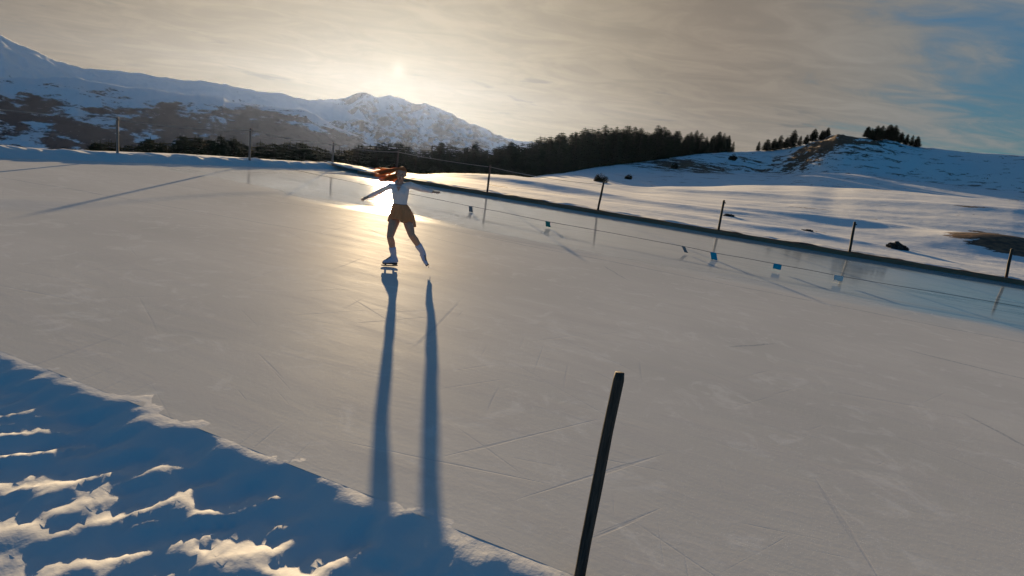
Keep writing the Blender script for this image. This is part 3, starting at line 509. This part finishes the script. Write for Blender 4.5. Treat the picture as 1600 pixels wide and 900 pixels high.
KL = ['tiny conifer at the far left foot of the rocky knoll', 'small pointed conifer second from the left on the knoll', 'small thin conifer just right of the knoll\'s leftmost pair',
      'broad headed conifer left of the tallest one on the knoll\'s left side', 'low conifer tucked against the tall left knoll conifer', 'tall pointed conifer standing out on the left side of the knoll',
      'short conifer in the dip right of the tall left knoll conifer', 'round headed conifer in the middle of the knoll\'s left tree row', 'pointed conifer in the middle of the knoll\'s left tree row',
      'short conifer between the two right spires of the left knoll row', 'tall conifer at the right end of the knoll\'s left row', 'bushy conifer leaning against the right end of the knoll\'s left row',
      'lowest conifer at the left end of the clump right of the summit', 'second conifer from the left in the clump right of the summit', 'first of the tall spires in the clump right of the summit',
      'second of the tall spires in the clump right of the summit', 'third of the tall spires in the clump right of the summit', 'rightmost tall spire in the clump right of the summit',
      'low conifer just right of the tall spires beyond the summit', 'middle conifer of the low row descending right from the knoll', 'next to last conifer of the low row descending from the knoll',
      'last small conifer at the right end of the knoll']
for (x, y, z), lab in zip(KNOLL, KL): tree(x, y, z, lab, 'conifers on the rocky knoll', 2.0, hmin=3.5)

# bushes on the slope
def bush_mesh(seed):
    rnd = random.Random(seed + 40); vs, fs = [], []
    blobs = [(0, 0, .42, .40, .48)] + [(rnd.uniform(-.42, .42), rnd.uniform(-.3, .3), rnd.uniform(.1, .45), rnd.uniform(.16, .30), rnd.uniform(.18, .42)) for _ in range(7)]
    for k in range(2600):
        bx_, by_, bz_, br, bh = rnd.choice(blobs); p = Vector((rnd.gauss(0, 1), rnd.gauss(0, 1), rnd.gauss(0, 1))).normalized() * rnd.uniform(.4, 1.08)
        c = Vector((bx_ + p.x * br, by_ + p.y * br, max(-.05, bz_ + p.z * bh))); u = Vector((rnd.gauss(0, 1), rnd.gauss(0, 1), rnd.gauss(0, 1))).normalized() * .07
        v = u.cross(Vector((rnd.gauss(0, 1), rnd.gauss(0, 1), 1))).normalized() * .045; i = len(vs); vs += [c - u, c + v, c + u]; fs.append((i, i + 1, i + 2))
    me = bpy.data.meshes.new('foliage'); me.from_pydata(vs, [], fs); me.materials.append(M_BRUSH); return me
BL = ['dark round bush just above the top of the fifth fence post', 'low dark bush among the stones below the wood', 'brownish bush in the snow below the right end of the wood', 'lone dark bush on the snowy crest right of the wood']
for k, ((x, y, z, h), lab) in enumerate(zip(BUSH, BL)):
    r0_ = math.hypot(x, y); az_ = math.atan2(x, y); el_ = (z - h - 2.3) / r0_; r_ = 40.0
    while r_ < 260 and not (ground_z(r_ * sin(az_), r_ * cos(az_)) > 2.3 + el_ * r_ and r_ > (50 if k == 0 else 110)): r_ += 1.0
    h = h * r_ / r0_; x, y = r_ * sin(az_), r_ * cos(az_)
    zb = ground_z(x, y); e = empty('bush', (x, y, zb - .15)); hh = max(h, .8) * (1.1 if k in (0, 3) else .75)
    e.scale = (hh, hh, hh); tag(e, lab, 'bush', 'bushes on the snowy slope')
    o = obj('foliage', bush_mesh(k), None, e, False)
    bm = bmesh.new(); tube(bm, [(0, 0, -.1), (.02, 0, .3), (.05, .02, .6)], [.05, .035, .015], 6); tube(bm, [(0, 0, .1), (-.15, .1, .5)], [.03, .01], 5); obj('stem', bm, M_BARK, e)

# rocks poking through the snow
def rock(x, y, sx, sy, sz, seed, label):
    bm = bmesh.new(); bmesh.ops.create_icosphere(bm, subdivisions=4, radius=1)
    for v in bm.verts:
        n = noise.fractal(v.co * 1.6 + Vector((seed, 0, 0)), .7, 2, 4); v.co *= 1 + .5 * n
        v.co = Vector((v.co.x * sx, v.co.y * sy, v.co.z * sz))
    o = obj('rock', bm, M_ROCK, smooth=False); o.location = (x, y, ground_z(x, y) + sz * .25); tag(o, label, 'rock', 'rocks in the snow field'); return o
rock(17.6, 29.6, .42, .3, .22, 1, 'dark rock in the snow just right of the sixth fence post')
rock(18.6, 30.6, .14, .1, .07, 2, 'small stone beside the dark rock beyond the sixth fence post')
rock(14.2, 31.5, .28, .16, .07, 3, 'flat dark stone in the blue hollow left of the sixth fence post')
rock(12.0, 37.0, .30, .2, .10, 5, 'small dark stone in the snow behind the fifth and sixth fence posts')

# ---------------------------------------------------------------- mountains
def mountain(name, prof, rr, rf, zb, m, amp, dark, label, azpad=(0, 0), step=.12, rows=70, fs=160., seed=0, zpow=1.0, back=.25):
    a0, a1 = prof[0][0] - azpad[0], prof[-1][0] + azpad[1]
    A = np.arange(a0, a1, step); V = np.concatenate([np.linspace(0, 1, rows), np.linspace(1, 1 + back, 12)[1:]])
    X = np.zeros((len(A), len(V))); Y = X.copy(); Z = X.copy(); DK = X.copy()
    pa = [p[0] for p in prof]; pz = [p[1] for p in prof]
    for i, a in enumerate(A):
        zr = float(np.interp(a, pa, pz)) + amp * .16 * fbm(a * rr * .0175 / (fs * .35), seed, 3, 6)
        for j, v in enumerate(V):
            r = rf + (rr - rf) * v; x, y = r * sin(RAD(a)), r * cos(RAD(a))
            if v <= 1:
                z = zb + (zr - zb) * v ** zpow; bell = (4 * v * (1 - v)) ** .8
                n = noise.ridged_multi_fractal(Vector((x / fs, y / fs, seed)), .9, 2.0, 6, 1.0, 2.0) - 1.0
                z += amp * bell * n * .55
            else: z = zr - (zr - zb) * ((v - 1) / back) ** 1.2 * .8
            X[i, j], Y[i, j], Z[i, j] = x, y, z; DK[i, j] = dark(a, v, z)
    me = grid_mesh(name, X, Y, Z, DK); me.flip_normals(); o = obj(name, me, m); tag(o, label, kind='structure'); return o
M_MTL = mountain_mat('far_ridge', rock=(.06, .08, .09), sc=.006)
M_MTS = mountain_mat('wooded_slope', rock=(.007, .020, .032), sc=.022, stretch=(.6, .6, 2.4))
M_MTP = mountain_mat('peak', rock=(.10, .10, .10), sc=.006, stretch=(1, 1, .7))
M_MTF = mountain_mat('gullied_hill', rock=(.03, .03, .03), sc=.022, stretch=(1.4, 1.4, .5))
mountain('mountain', R_LEFT, 2600, 2050, -60, M_MTL, 35, lambda a, v, z: .34 + .10 * (1 - v), 'long snowy ridge high on the left', (25, 0), seed=3)
def dk_slope(a, v, z):
    big = fbm(a * .35, v * 2.6, 2, 4)
    return .56 - .14 * float(sstep(v, .5, 1.0)) + .10 * big + .10 * float(sstep(a, -27, -22)) * float(1 - sstep(v, .8, .97)) 
mountain('mountain', R_SLOPE, 1500, 850, -105, M_MTS, 22, dk_slope, 'dark wooded mountain side mottled with snow on the left', (25, 0), seed=9, fs=140, rows=110)
mountain('mountain', R_PEAK, 3300, 2650, -90, M_MTP, 90, lambda a, v, z: .47 + .05 * (1 - v), 'hazy snowy peak under the sun', (6, 6), seed=5, fs=260)
mountain('mountain', R_FOOT, 1900, 1450, -100, M_MTF, 45, lambda a, v, z: .50 + .06 * (1 - v), 'dark foothill with snow gullies in front of the peak', (3, 2), seed=6, fs=120)

# ---------------------------------------------------------------- fence posts and ropes
def post(x, y, zb, h, r, lean, m, label, seed, insul=True, grp='posts of the far rink fence'):
    e = empty('fence_post', (x, y, zb)); e.rotation_euler = (lean[1], lean[0], seed); tag(e, label, 'post', grp)
    bm = bmesh.new(); rnd = random.Random(seed); zs = [-.3, 0, h * .25, h * .5, h * .75, h * .97, h]
    pts = [(rnd.uniform(-.006, .006), rnd.uniform(-.006, .006), z) for z in zs]; tube(bm, pts, [r * 1.08, r * 1.05, r, r * 1.02, r * .96, r * .95, r * .8], 10, jitter=.05); obj('shaft', bm, m, e)
    if insul:
        bm = bmesh.new(); z = h - .10
        tube(bm, [(0, -r * .8, z), (0, -r - .03, z)], [.016, .016], 8); tube(bm, [(0, -r - .03, z - .02), (0, -r - .03, z + .02)], [.026, .022], 8); obj('insulator', bm, M_SOLE, e)
    return e
FP = [(-21.2, 11.6, .30, 1.3), (-15.0, 23.1, .30, 1.25), (-12.65, 28.84, .22, 1.45), (-10.4, 33.85, .20, 1.2), (-6.35, 32.6, .15, 1.35), (-1.43, 31.0, .12, 1.32), (3.65, 28.9, .10, 1.30), (8.4, 26.75, .10, 1.3), (12.9, 24.75, .1, 1.22), (17.6, 22.9, .1, 1.1), (21.8, 21.2, .1, 1.2)]
# shift bases so that they stand just outside the board
PL = [None, 'haze-paled wooden post at the left standing in front of the wooded mountain side', 'wooden post on the left snow bank, second from the left', 'wooden post at the far corner of the rink', 'wooden post right behind the skater\'s head',
      'wooden post with the pale rope, first to the right of the skater', 'wooden post below the round bush on the slope', 'dark wooden post in front of the snowy hollow right of the bush', 'leaning dark post beside the small dark rock in the snow', 'wooden post near the bare brown turf at the right edge']
LEAN = [0, 0, .02, 0, -.02, .02, .05, -.02, .10, .07, 0]
tops = []
for i, (x, y, zb, h) in enumerate(FP):
    if 4 <= i:
        rx, ry = rink_xy(x, y); p = rk(rx, -.16); x, y = p.x, p.y
    if i in (0, 10): tops.append(Vector((x, y, zb + h - .1))); continue
    post(x, y, zb - .1 if i < 4 else zb, h + (.1 if i < 4 else 0), .048, (LEAN[i], 0), M_HAZED if i < 4 else M_POST if i < 6 else M_POSTD, PL[i], i)
    d = Vector((x, y, 0)).normalized(); tops.append(Vector((x + LEAN[i] * h, y, zb + h - .1)) - d * .075)
nb_ = rk(0, 0)
post(.60, 3.14, -.12, 1.36, .031, (.015, .0), M_POSTD, 'dark slender post close to the camera in the near snow bank', 31, False, 'posts of the near rink fence')
def sag(bm, a, b, s, r, n=14, seg=6):
    tube(bm, [a.lerp(b, k / n) - Vector((0, 0, s * 4 * (k / n) * (1 - k / n))) for k in range(n + 1)], r, seg)
bm = bmesh.new()
for k in range(len(tops) - 1):
    if k > 5: continue
    sag(bm, tops[k], tops[k + 1], .10 if k != 4 else .05, .011 if k < 7 else .005)
rp = obj('fence_rope', bm, M_ROPE); tag(rp, 'pale rope strung along the tops of the left and middle fence posts', 'rope')
CP = [(-15.5, 32.6), (-11.2, 29.9), (-9.3, 28.58), (-5.6, 26.1), (-1.97, 23.77), (.93, 22.02), (5.17, 20.1), (5.95, 19.5), (7.79, 18.72), (9.22, 17.95), (13.6, 16.62), (20, 14.2), (26, 11.8)]
CP = [(a * .913, b * .913) for a, b in CP[1:]]
bm = bmesh.new(); pts = []
for (a, b), (c, d) in zip(CP, CP[1:]):
    for k in range(6): pts.append((a + (c - a) * k / 6, b + (d - b) * k / 6, .20 + .004 * sin(len(pts))))
pts.append((*CP[-1], .20)); tube(bm, pts, .007, 5)
tag(obj('low_rope', bm, M_CORD), 'thin dark line strung low over the ice inside the far fence', 'rope')
def flag(x, y, w, h, m, label, ang, skew=.3):
    bm = bmesh.new(); n = 6; g = [[None] * (n + 1) for _ in range(n + 1)]; h = h * .30
    for i in range(n + 1):
        for j in range(n + 1):
            u = (i / n - .5) * w + skew * h * (j / n) * 1.2; v = .02 * sin(i * 1.3 + j * .9) * j / n - .05 * j / n
            g[i][j] = bm.verts.new((u, v, .205 - h * j / n * .93))
    for i in range(n):
        for j in range(n): bm.faces.new((g[i][j], g[i + 1][j], g[i + 1][j + 1], g[i][j + 1]))
    o = obj('pennant', bm, m); o.location = (x * .913, y * .913, 0); o.rotation_euler.z = ang
    md = o.modifiers.new('thickness', 'SOLIDIFY'); md.thickness = .006; tag(o, label, 'pennant', 'pennants on the cord over the ice'); return o
flag(-1.97, 23.77, .14, .7, M_GREY, 'small grey pennant on the cord, nearest to the skater\'s hand', RANG)
flag(.93, 22.02, .16, .6, M_GREEN, 'small green pennant on the cord left of the bright blue ones', RANG)
flag(5.25, 20.05, .10, .6, M_GREY, 'dark wisp hanging from the cord left of the first blue pennant', RANG, .6)
flag(6.05, 19.45, .17, .70, M_TEAL, 'bright blue slanting pennant over the fifth post\'s reflection', RANG)
flag(7.79, 18.72, .21, .50, M_TEAL, 'bright blue squarish pennant, larger of the two on the right', RANG, 0)
flag(9.25, 17.93, .22, .48, M_WHITE, 'white pennant beside the sixth post\'s reflection', RANG, 0)

# ---------------------------------------------------------------- the skater
SK = empty('person', (-2.16, 10.86, 0)); tag(SK, 'person figure skating with arms spread, white top, rust skirt, long hair blowing to the left', 'person')
V = {k: Vector(v) for k, v in J.items()}
V['toer'] = Vector((.600, .10, .105)); V['heelr'] = Vector((.478, .245, .235)); V['anr'] = Vector((.500, .17, .30))
V['anl'] = Vector((.02, .01, .20)); V['toel'] = Vector((-.145, -.07, .085)); V['heell'] = Vector((.078, .03, .09))
def remesh(o, vox, sm=6):
    a = o.modifiers.new('skin', 'REMESH'); a.mode = 'VOXEL'; a.voxel_size = vox; a.use_smooth_shade = True
    if sm: b = o.modifiers.new('soft', 'SMOOTH'); b.factor = .5; b.iterations = sm
    return o
def hand(bm, wrist, tip, up, flip):
    d = (tip - wrist).normalized(); side = d.cross(up).normalized() * flip; nrm = side.cross(d).normalized()
    R = Matrix((d, side, d.cross(side))).transposed(); pc = wrist + d * .045
    ball(bm, pc, .04, (1.15, .92, .38), R); limb(bm, [wrist - d * .03, wrist + d * .02], [.024, .026], 10)
    for k, (L, sp, o_) in enumerate([(.068, .20, .027), (.078, .06, .010), (.073, -.07, -.008), (.058, -.24, -.026)]):
        b = wrist + d * .075 + side * o_; dd = (d + side * sp).normalized(); cv = -up * (.10 + .05 * k)
        p1 = b + dd * L * .45 + cv * L * .2; p2 = p1 + (dd + cv * 1.0).normalized() * L * .33; p3 = p2 + (dd + cv * 2.2).normalized() * L * .27
        limb(bm, [b - dd * .02, b, p1, p2, p3], [.0095, .0095, .0085, .0078, .0065], 8)
    b = wrist + d * .025 + side * .028; dd = (d * .6 + side * .9 - up * .3).normalized()
    limb(bm, [b - side * .012, b + dd * .03, b + dd * .055 + d * .008, b + dd * .066 + d * .022], [.013, .0115, .0095, .0075], 8)
bm = bmesh.new()
sec = [((.077, .02, .86), .150, .095), ((.080, .02, .93), .168, .110), ((.066, .015, 1.02), .145, .10), ((.046, .0, 1.11), .112, .082), ((.036, 0, 1.20), .122, .088), ((.026, 0, 1.30), .142, .10),
       ((.024, .0, 1.37), .150, .095), ((.024, .005, 1.42), .135, .075), ((.016, .005, 1.455), .075, .058), ((.010, .0, 1.50), .048, .05)]
loft(bm, sec)
limb(bm, [(.012, .01, 1.42), (.010, .005, 1.48), (.018, -.01, 1.55)], [.058, .048, .048])
hc = Vector((.024, -.02, 1.632)); Rh = Matrix.Rotation(RAD(12), 3, 'Y')
ball(bm, hc + Vector((0, .015, .018)), .1, (.78, .98, 1.0), Rh, 3)                    # skull
ball(bm, hc + Vector((-.003, -.022, -.045)), .072, (.80, .88, 1.02), Rh, 3)           # jaw
ball(bm, hc + Vector((-.006, -.075, -.096)), .018, (1.2, .8, .8))                      # chin
ball(bm, hc + Vector((-.002, -.098, -.020)), .013, (.85, 1.2, 1.5))                    # nose
ball(bm, hc + Vector((-.002, -.108, -.032)), .011, (1.2, .9, .8))
for s in (-1, 1):
    ball(bm, hc + Vector((s * .030, -.073, .026)), .020, (1.3, .5, .5))                # brows
    ball(bm, hc + Vector((s * .036, -.062, -.030)), .024, (1, .7, .9))                 # cheeks
    ball(bm, hc + Vector((s * .079, .012, -.012)), .024, (.35, .7, 1.15))              # ears
SL, SR = V['shl'], V['shr']
limb(bm, [(-.03, 0, 1.41), SL, V['ell'], V['wrl']], [.055, .050, .036, .025]); limb(bm, [(.07, 0, 1.44), SR, V['elr'], V['wrr']], [.055, .050, .036, .025])
hand(bm, V['wrl'], V['hal'], Vector((0, -.3, .95)), 1); hand(bm, V['wrr'], V['har'], Vector((0, -.3, .95)), -1)
def leg(bm, hip, kn, an):
    m1 = hip.lerp(kn, .5) + Vector((0, -.015, 0)); c = kn.lerp(an, .3) + Vector((0, .022, 0))
    limb(bm, [hip, hip.lerp(kn, .25), m1, kn.lerp(m1, .18), kn, c, kn.lerp(an, .7), an], [.096, .090, .079, .060, .055, .057, .043, .037])
leg(bm, V['hipl'], V['knl'], V['anl']); leg(bm, V['hipr'], V['knr'], V['anr'])
limb(bm, [V['anl'], V['toel'] + Vector((.04, .01, .02))], [.035, .025]); limb(bm, [V['anr'], V['toer'].lerp(V['anr'], .25)], [.035, .025])
body = remesh(obj('body', bm, M_SKIN, SK), .0055, 5)
# tights are a close layer over the legs
bm = bmesh.new()
def legc(bm, hip, kn, an, e=.004):
    m1 = hip.lerp(kn, .5) + Vector((0, -.015, 0)); c = kn.lerp(an, .3) + Vector((0, .022, 0))
    limb(bm, [hip, hip.lerp(kn, .25), m1, kn.lerp(m1, .18), kn, c, kn.lerp(an, .7), kn.lerp(an, .8)], [r + e for r in (.096, .090, .079, .060, .055, .057, .043, .040)])
legc(bm, V['hipl'], V['knl'], V['anl']); legc(bm, V['hipr'], V['knr'], V['anr']); loft(bm, [(c, a + .004, b + .004) for c, a, b in sec[:3]])
remesh(obj('tights', bm, M_TIGHT, SK), .0055, 3)
# white top with a V neck and long sleeves
bm = bmesh.new(); loft(bm, [(c, a + .009, b + .009) for c, a, b in sec[2:8]] + [((.018, .012, 1.448), .085, .060)])
for s in (-1, 1): ball(bm, Vector((.026 + s * .058, -.070, 1.315)), .056, (1, .8, 1))
limb(bm, [(-.03, 0, 1.405), SL, SL.lerp(V['ell'], .5), V['ell'], V['ell'].lerp(V['wrl'], .5), V['wrl']], [.060, .060, .052, .046, .038, .033])
limb(bm, [(.07, 0, 1.43), SR, SR.lerp(V['elr'], .5), V['elr'], V['elr'].lerp(V['wrr'], .5), V['wrr']], [.060, .060, .052, .046, .038, .033])
remesh(obj('top', bm, M_TOP, SK), .006, 3)
bm = bmesh.new(); vv = [bm.verts.new(p) for p in ((-.022, -.101, 1.425), (.055, -.101, 1.43), (.017, -.112, 1.345))]; bm.faces.new(vv)
o = obj('neckline', bm, M_SKIN, SK, False); md = o.modifiers.new('t', 'SOLIDIFY'); md.thickness = .006
# flared skirt
bm = bmesh.new(); seg = 72; rings = []
for i in range(15):
    q = i / 14; z = 1.125 - .29 * q; c = Vector((.046 + .040 * min(1, q * 1.8) + .012 * q, .0 + .02 * q, z)); a = .121 + .112 * q ** 1.0 + .02 * sin(q * 3.1); b = .092 + .09 * q
    ring = []
    for k in range(seg):
        th = 2 * pi * k / seg; f = 1 + .06 * q * sin(9 * th + 1) + .03 * q * sin(17 * th); dz = -.028 * q * sin(5 * th + 2) - .02 * q * q * cos(th * 2) + (-.035 * q * q * (1 if cos(th) > .85 else 0))
        ring.append(bm.verts.new(c + Vector((a * f * cos(th), b * f * sin(th), dz))))
    rings.append(ring)
for A_, B_ in zip(rings, rings[1:]):
    for k in range(seg): bm.faces.new((A_[k], A_[(k + 1) % seg], B_[(k + 1) % seg], B_[k]))
o = obj('skirt', bm, M_SKIRT, SK); md = o.modifiers.new('t', 'SOLIDIFY'); md.thickness = .006
# boots and blades
def skate(kn, an, toe, heel):
    d = (toe - heel).normalized(); up = (kn - an).normalized(); up = (up - d * up.dot(d)).normalized(); sd = d.cross(up)
    R = Matrix((d, sd, up)).transposed()
    top = an.lerp(kn, .40); bm = bmesh.new()
    limb(bm, [top, an.lerp(top, .4), an, heel + up * .035 + d * .02], [.064, .056, .048, .038])
    limb(bm, [heel + up * .025 + d * .01, heel.lerp(toe, .45) + up * .03, heel.lerp(toe, .8) + up * .014, toe - d * .02 + up * .006], [.034, .040, .037, .028])
    limb(bm, [an.lerp(top, .3), an.lerp(heel.lerp(toe, .5), .35), heel.lerp(toe, .6) + up * .03], [.052, .050, .040])
    bt = remesh(obj('boot', bm, M_BOOT, SK), .005, 4)
    bm = bmesh.new(); mid = heel.lerp(toe, .5) - up * .022
    box(bm, mid + d * .0, ((toe - heel).length + .02, .062, .014), R); box(bm, heel + d * .02 - up * .036, (.05, .05, .022), R); bmesh.ops.bevel(bm, geom=bm.edges, offset=.004, segments=2)
    obj('sole', bm, M_SOLE, bt)
    bm = bmesh.new(); L = (toe - heel).length
    z0 = -.030; zb = -.089
    for s in (.22, .80): 
        c = heel.lerp(toe, s); box(bm, c + up * (-.050), (.034, .014, .052), R)
    c = heel.lerp(toe, .5) + d * .0; pr = []
    for k in range(13):
        q = k / 12 - .5; e = (q * 2) ** 2; pr.append((q * (L + .055), zb + .012 * e * e))
    for (xa, za), (xb, zb_) in zip(pr, pr[1:]):
        vs = [c + d * x_ + up * z_ + sd * s_ for s_ in (-.003, .003) for x_, z_ in ((xa, za), (xb, zb_), (xb, -.064), (xa, -.064))]
        w = [bm.verts.new(v_) for v_ in vs]
        for f in ((0, 1, 2, 3), (7, 6, 5, 4), (0, 4, 5, 1), (3, 2, 6, 7), (0, 3, 7, 4), (1, 5, 6, 2)): bm.faces.new([w[k_] for k_ in f])
    obj('blade', bm, M_STEEL, bt, False)
skate(V['knl'], V['anl'], V['toel'], V['heell']); skate(V['knr'], V['anr'], V['toer'], V['heelr'])
# hair
bm = bmesh.new(); rh = random.Random(5)
ball(bm, hc + Vector((-.004, .030, .026)), .1, (.86, .98, 1.03), Rh, 3); ball(bm, hc + Vector((-.05, .06, -.02)), .062, (1, 1, 1.3))
ball(bm, hc + Vector((.015, -.035, .082)), .052, (1.2, .9, .45), Rh)
hr = remesh(obj('hair', bm, M_HAIR, SK), .006, 2)
bm = bmesh.new()
ends = [(-.445, .06, 1.585), (-.455, .02, 1.565), (-.40, .08, 1.555), (-.46, .05, 1.60), (-.36, .05, 1.47), (-.39, .1, 1.435), (-.30, .08, 1.415), (-.33, .03, 1.45), (-.42, .0, 1.575), (-.27, .1, 1.49), (-.37, .04, 1.44), (-.43, .10, 1.57)]
for k, e in enumerate(ends * 10):
    up_ = e[2] > 1.52; e = Vector((e[0] * 1.08, e[1], e[2])) + Vector((rh.uniform(-.03, .10), rh.uniform(-.05, .05), rh.gauss(0, .018)))
    st = hc + Vector((rh.uniform(-.05, .0), rh.uniform(.0, .09), (rh.uniform(.055, .10) if up_ else rh.uniform(-.05, .03))))
    c1 = st + Vector((-.10, .02, (.006 if up_ else -.03))); c2 = e + Vector((.14, .0, (.045 if up_ else .055))) + Vector((0, 0, rh.uniform(-.02, .02)))
    pts = []
    for i in range(13):
        q = i / 12; p = st * (1 - q) ** 3 + c1 * 3 * q * (1 - q) ** 2 + c2 * 3 * q * q * (1 - q) + e * q ** 3
        pts.append(p + Vector((0, .010 * sin(q * 9 + k), .006 * sin(q * 11 + k * 2))))
    r0 = rh.uniform(.004, .010); tube(bm, pts, [r0 * (.8 + .5 * sin(pi * (i / 12))) * (1 - (i / 12) ** 3 * .93) for i in range(13)], 6)
obj('flying_locks', bm, M_HAIR, hr)
for s in (-1, 1):
    bm = bmesh.new(); ball(bm, hc + Vector((s * .031, -.085, .008)), .010, (1.25, .5, .7)); obj('eye', bm, M_EYE, SK)
bm = bmesh.new(); ball(bm, hc + Vector((-.003, -.096, -.064)), .014, (1.5, .5, .55)); obj('mouth', bm, M_LIP, SK)

# ---------------------------------------------------------------- haze
bm = bmesh.new(); x0, x1, y0, y1, z0, z1 = -3600, 3600, -900, 4350, -140, 330
X_ = [(x0, y0), (x1, y0), (x1, y1), (x0, y1)]
lo = [bm.verts.new((x, y, z0)) for x, y in X_]; hi = [bm.verts.new((x, y, z1)) for x, y in X_]
bm.faces.new(lo[::-1]); bm.faces.new(hi)
for k in range(4): bm.faces.new((lo[k], lo[(k + 1) % 4], hi[(k + 1) % 4], hi[k]))
hz = obj('haze', bm, None, smooth=False); tag(hz, kind='stuff')
mh = bpy.data.materials.new('haze'); mh.use_nodes = True; th = NT(mh.node_tree); pv = th.n('ShaderNodeVolumePrincipled'); oo = th.n('ShaderNodeOutputMaterial')
pv.inputs['Color'].default_value = (.34, .45, .78, 1); pv.inputs['Density'].default_value = 0.23e-4; pv.inputs["Anisotropy"].default_value = .73
th.t.links.new(pv.outputs[0], oo.inputs['Volume']); hz.data.materials.append(mh)
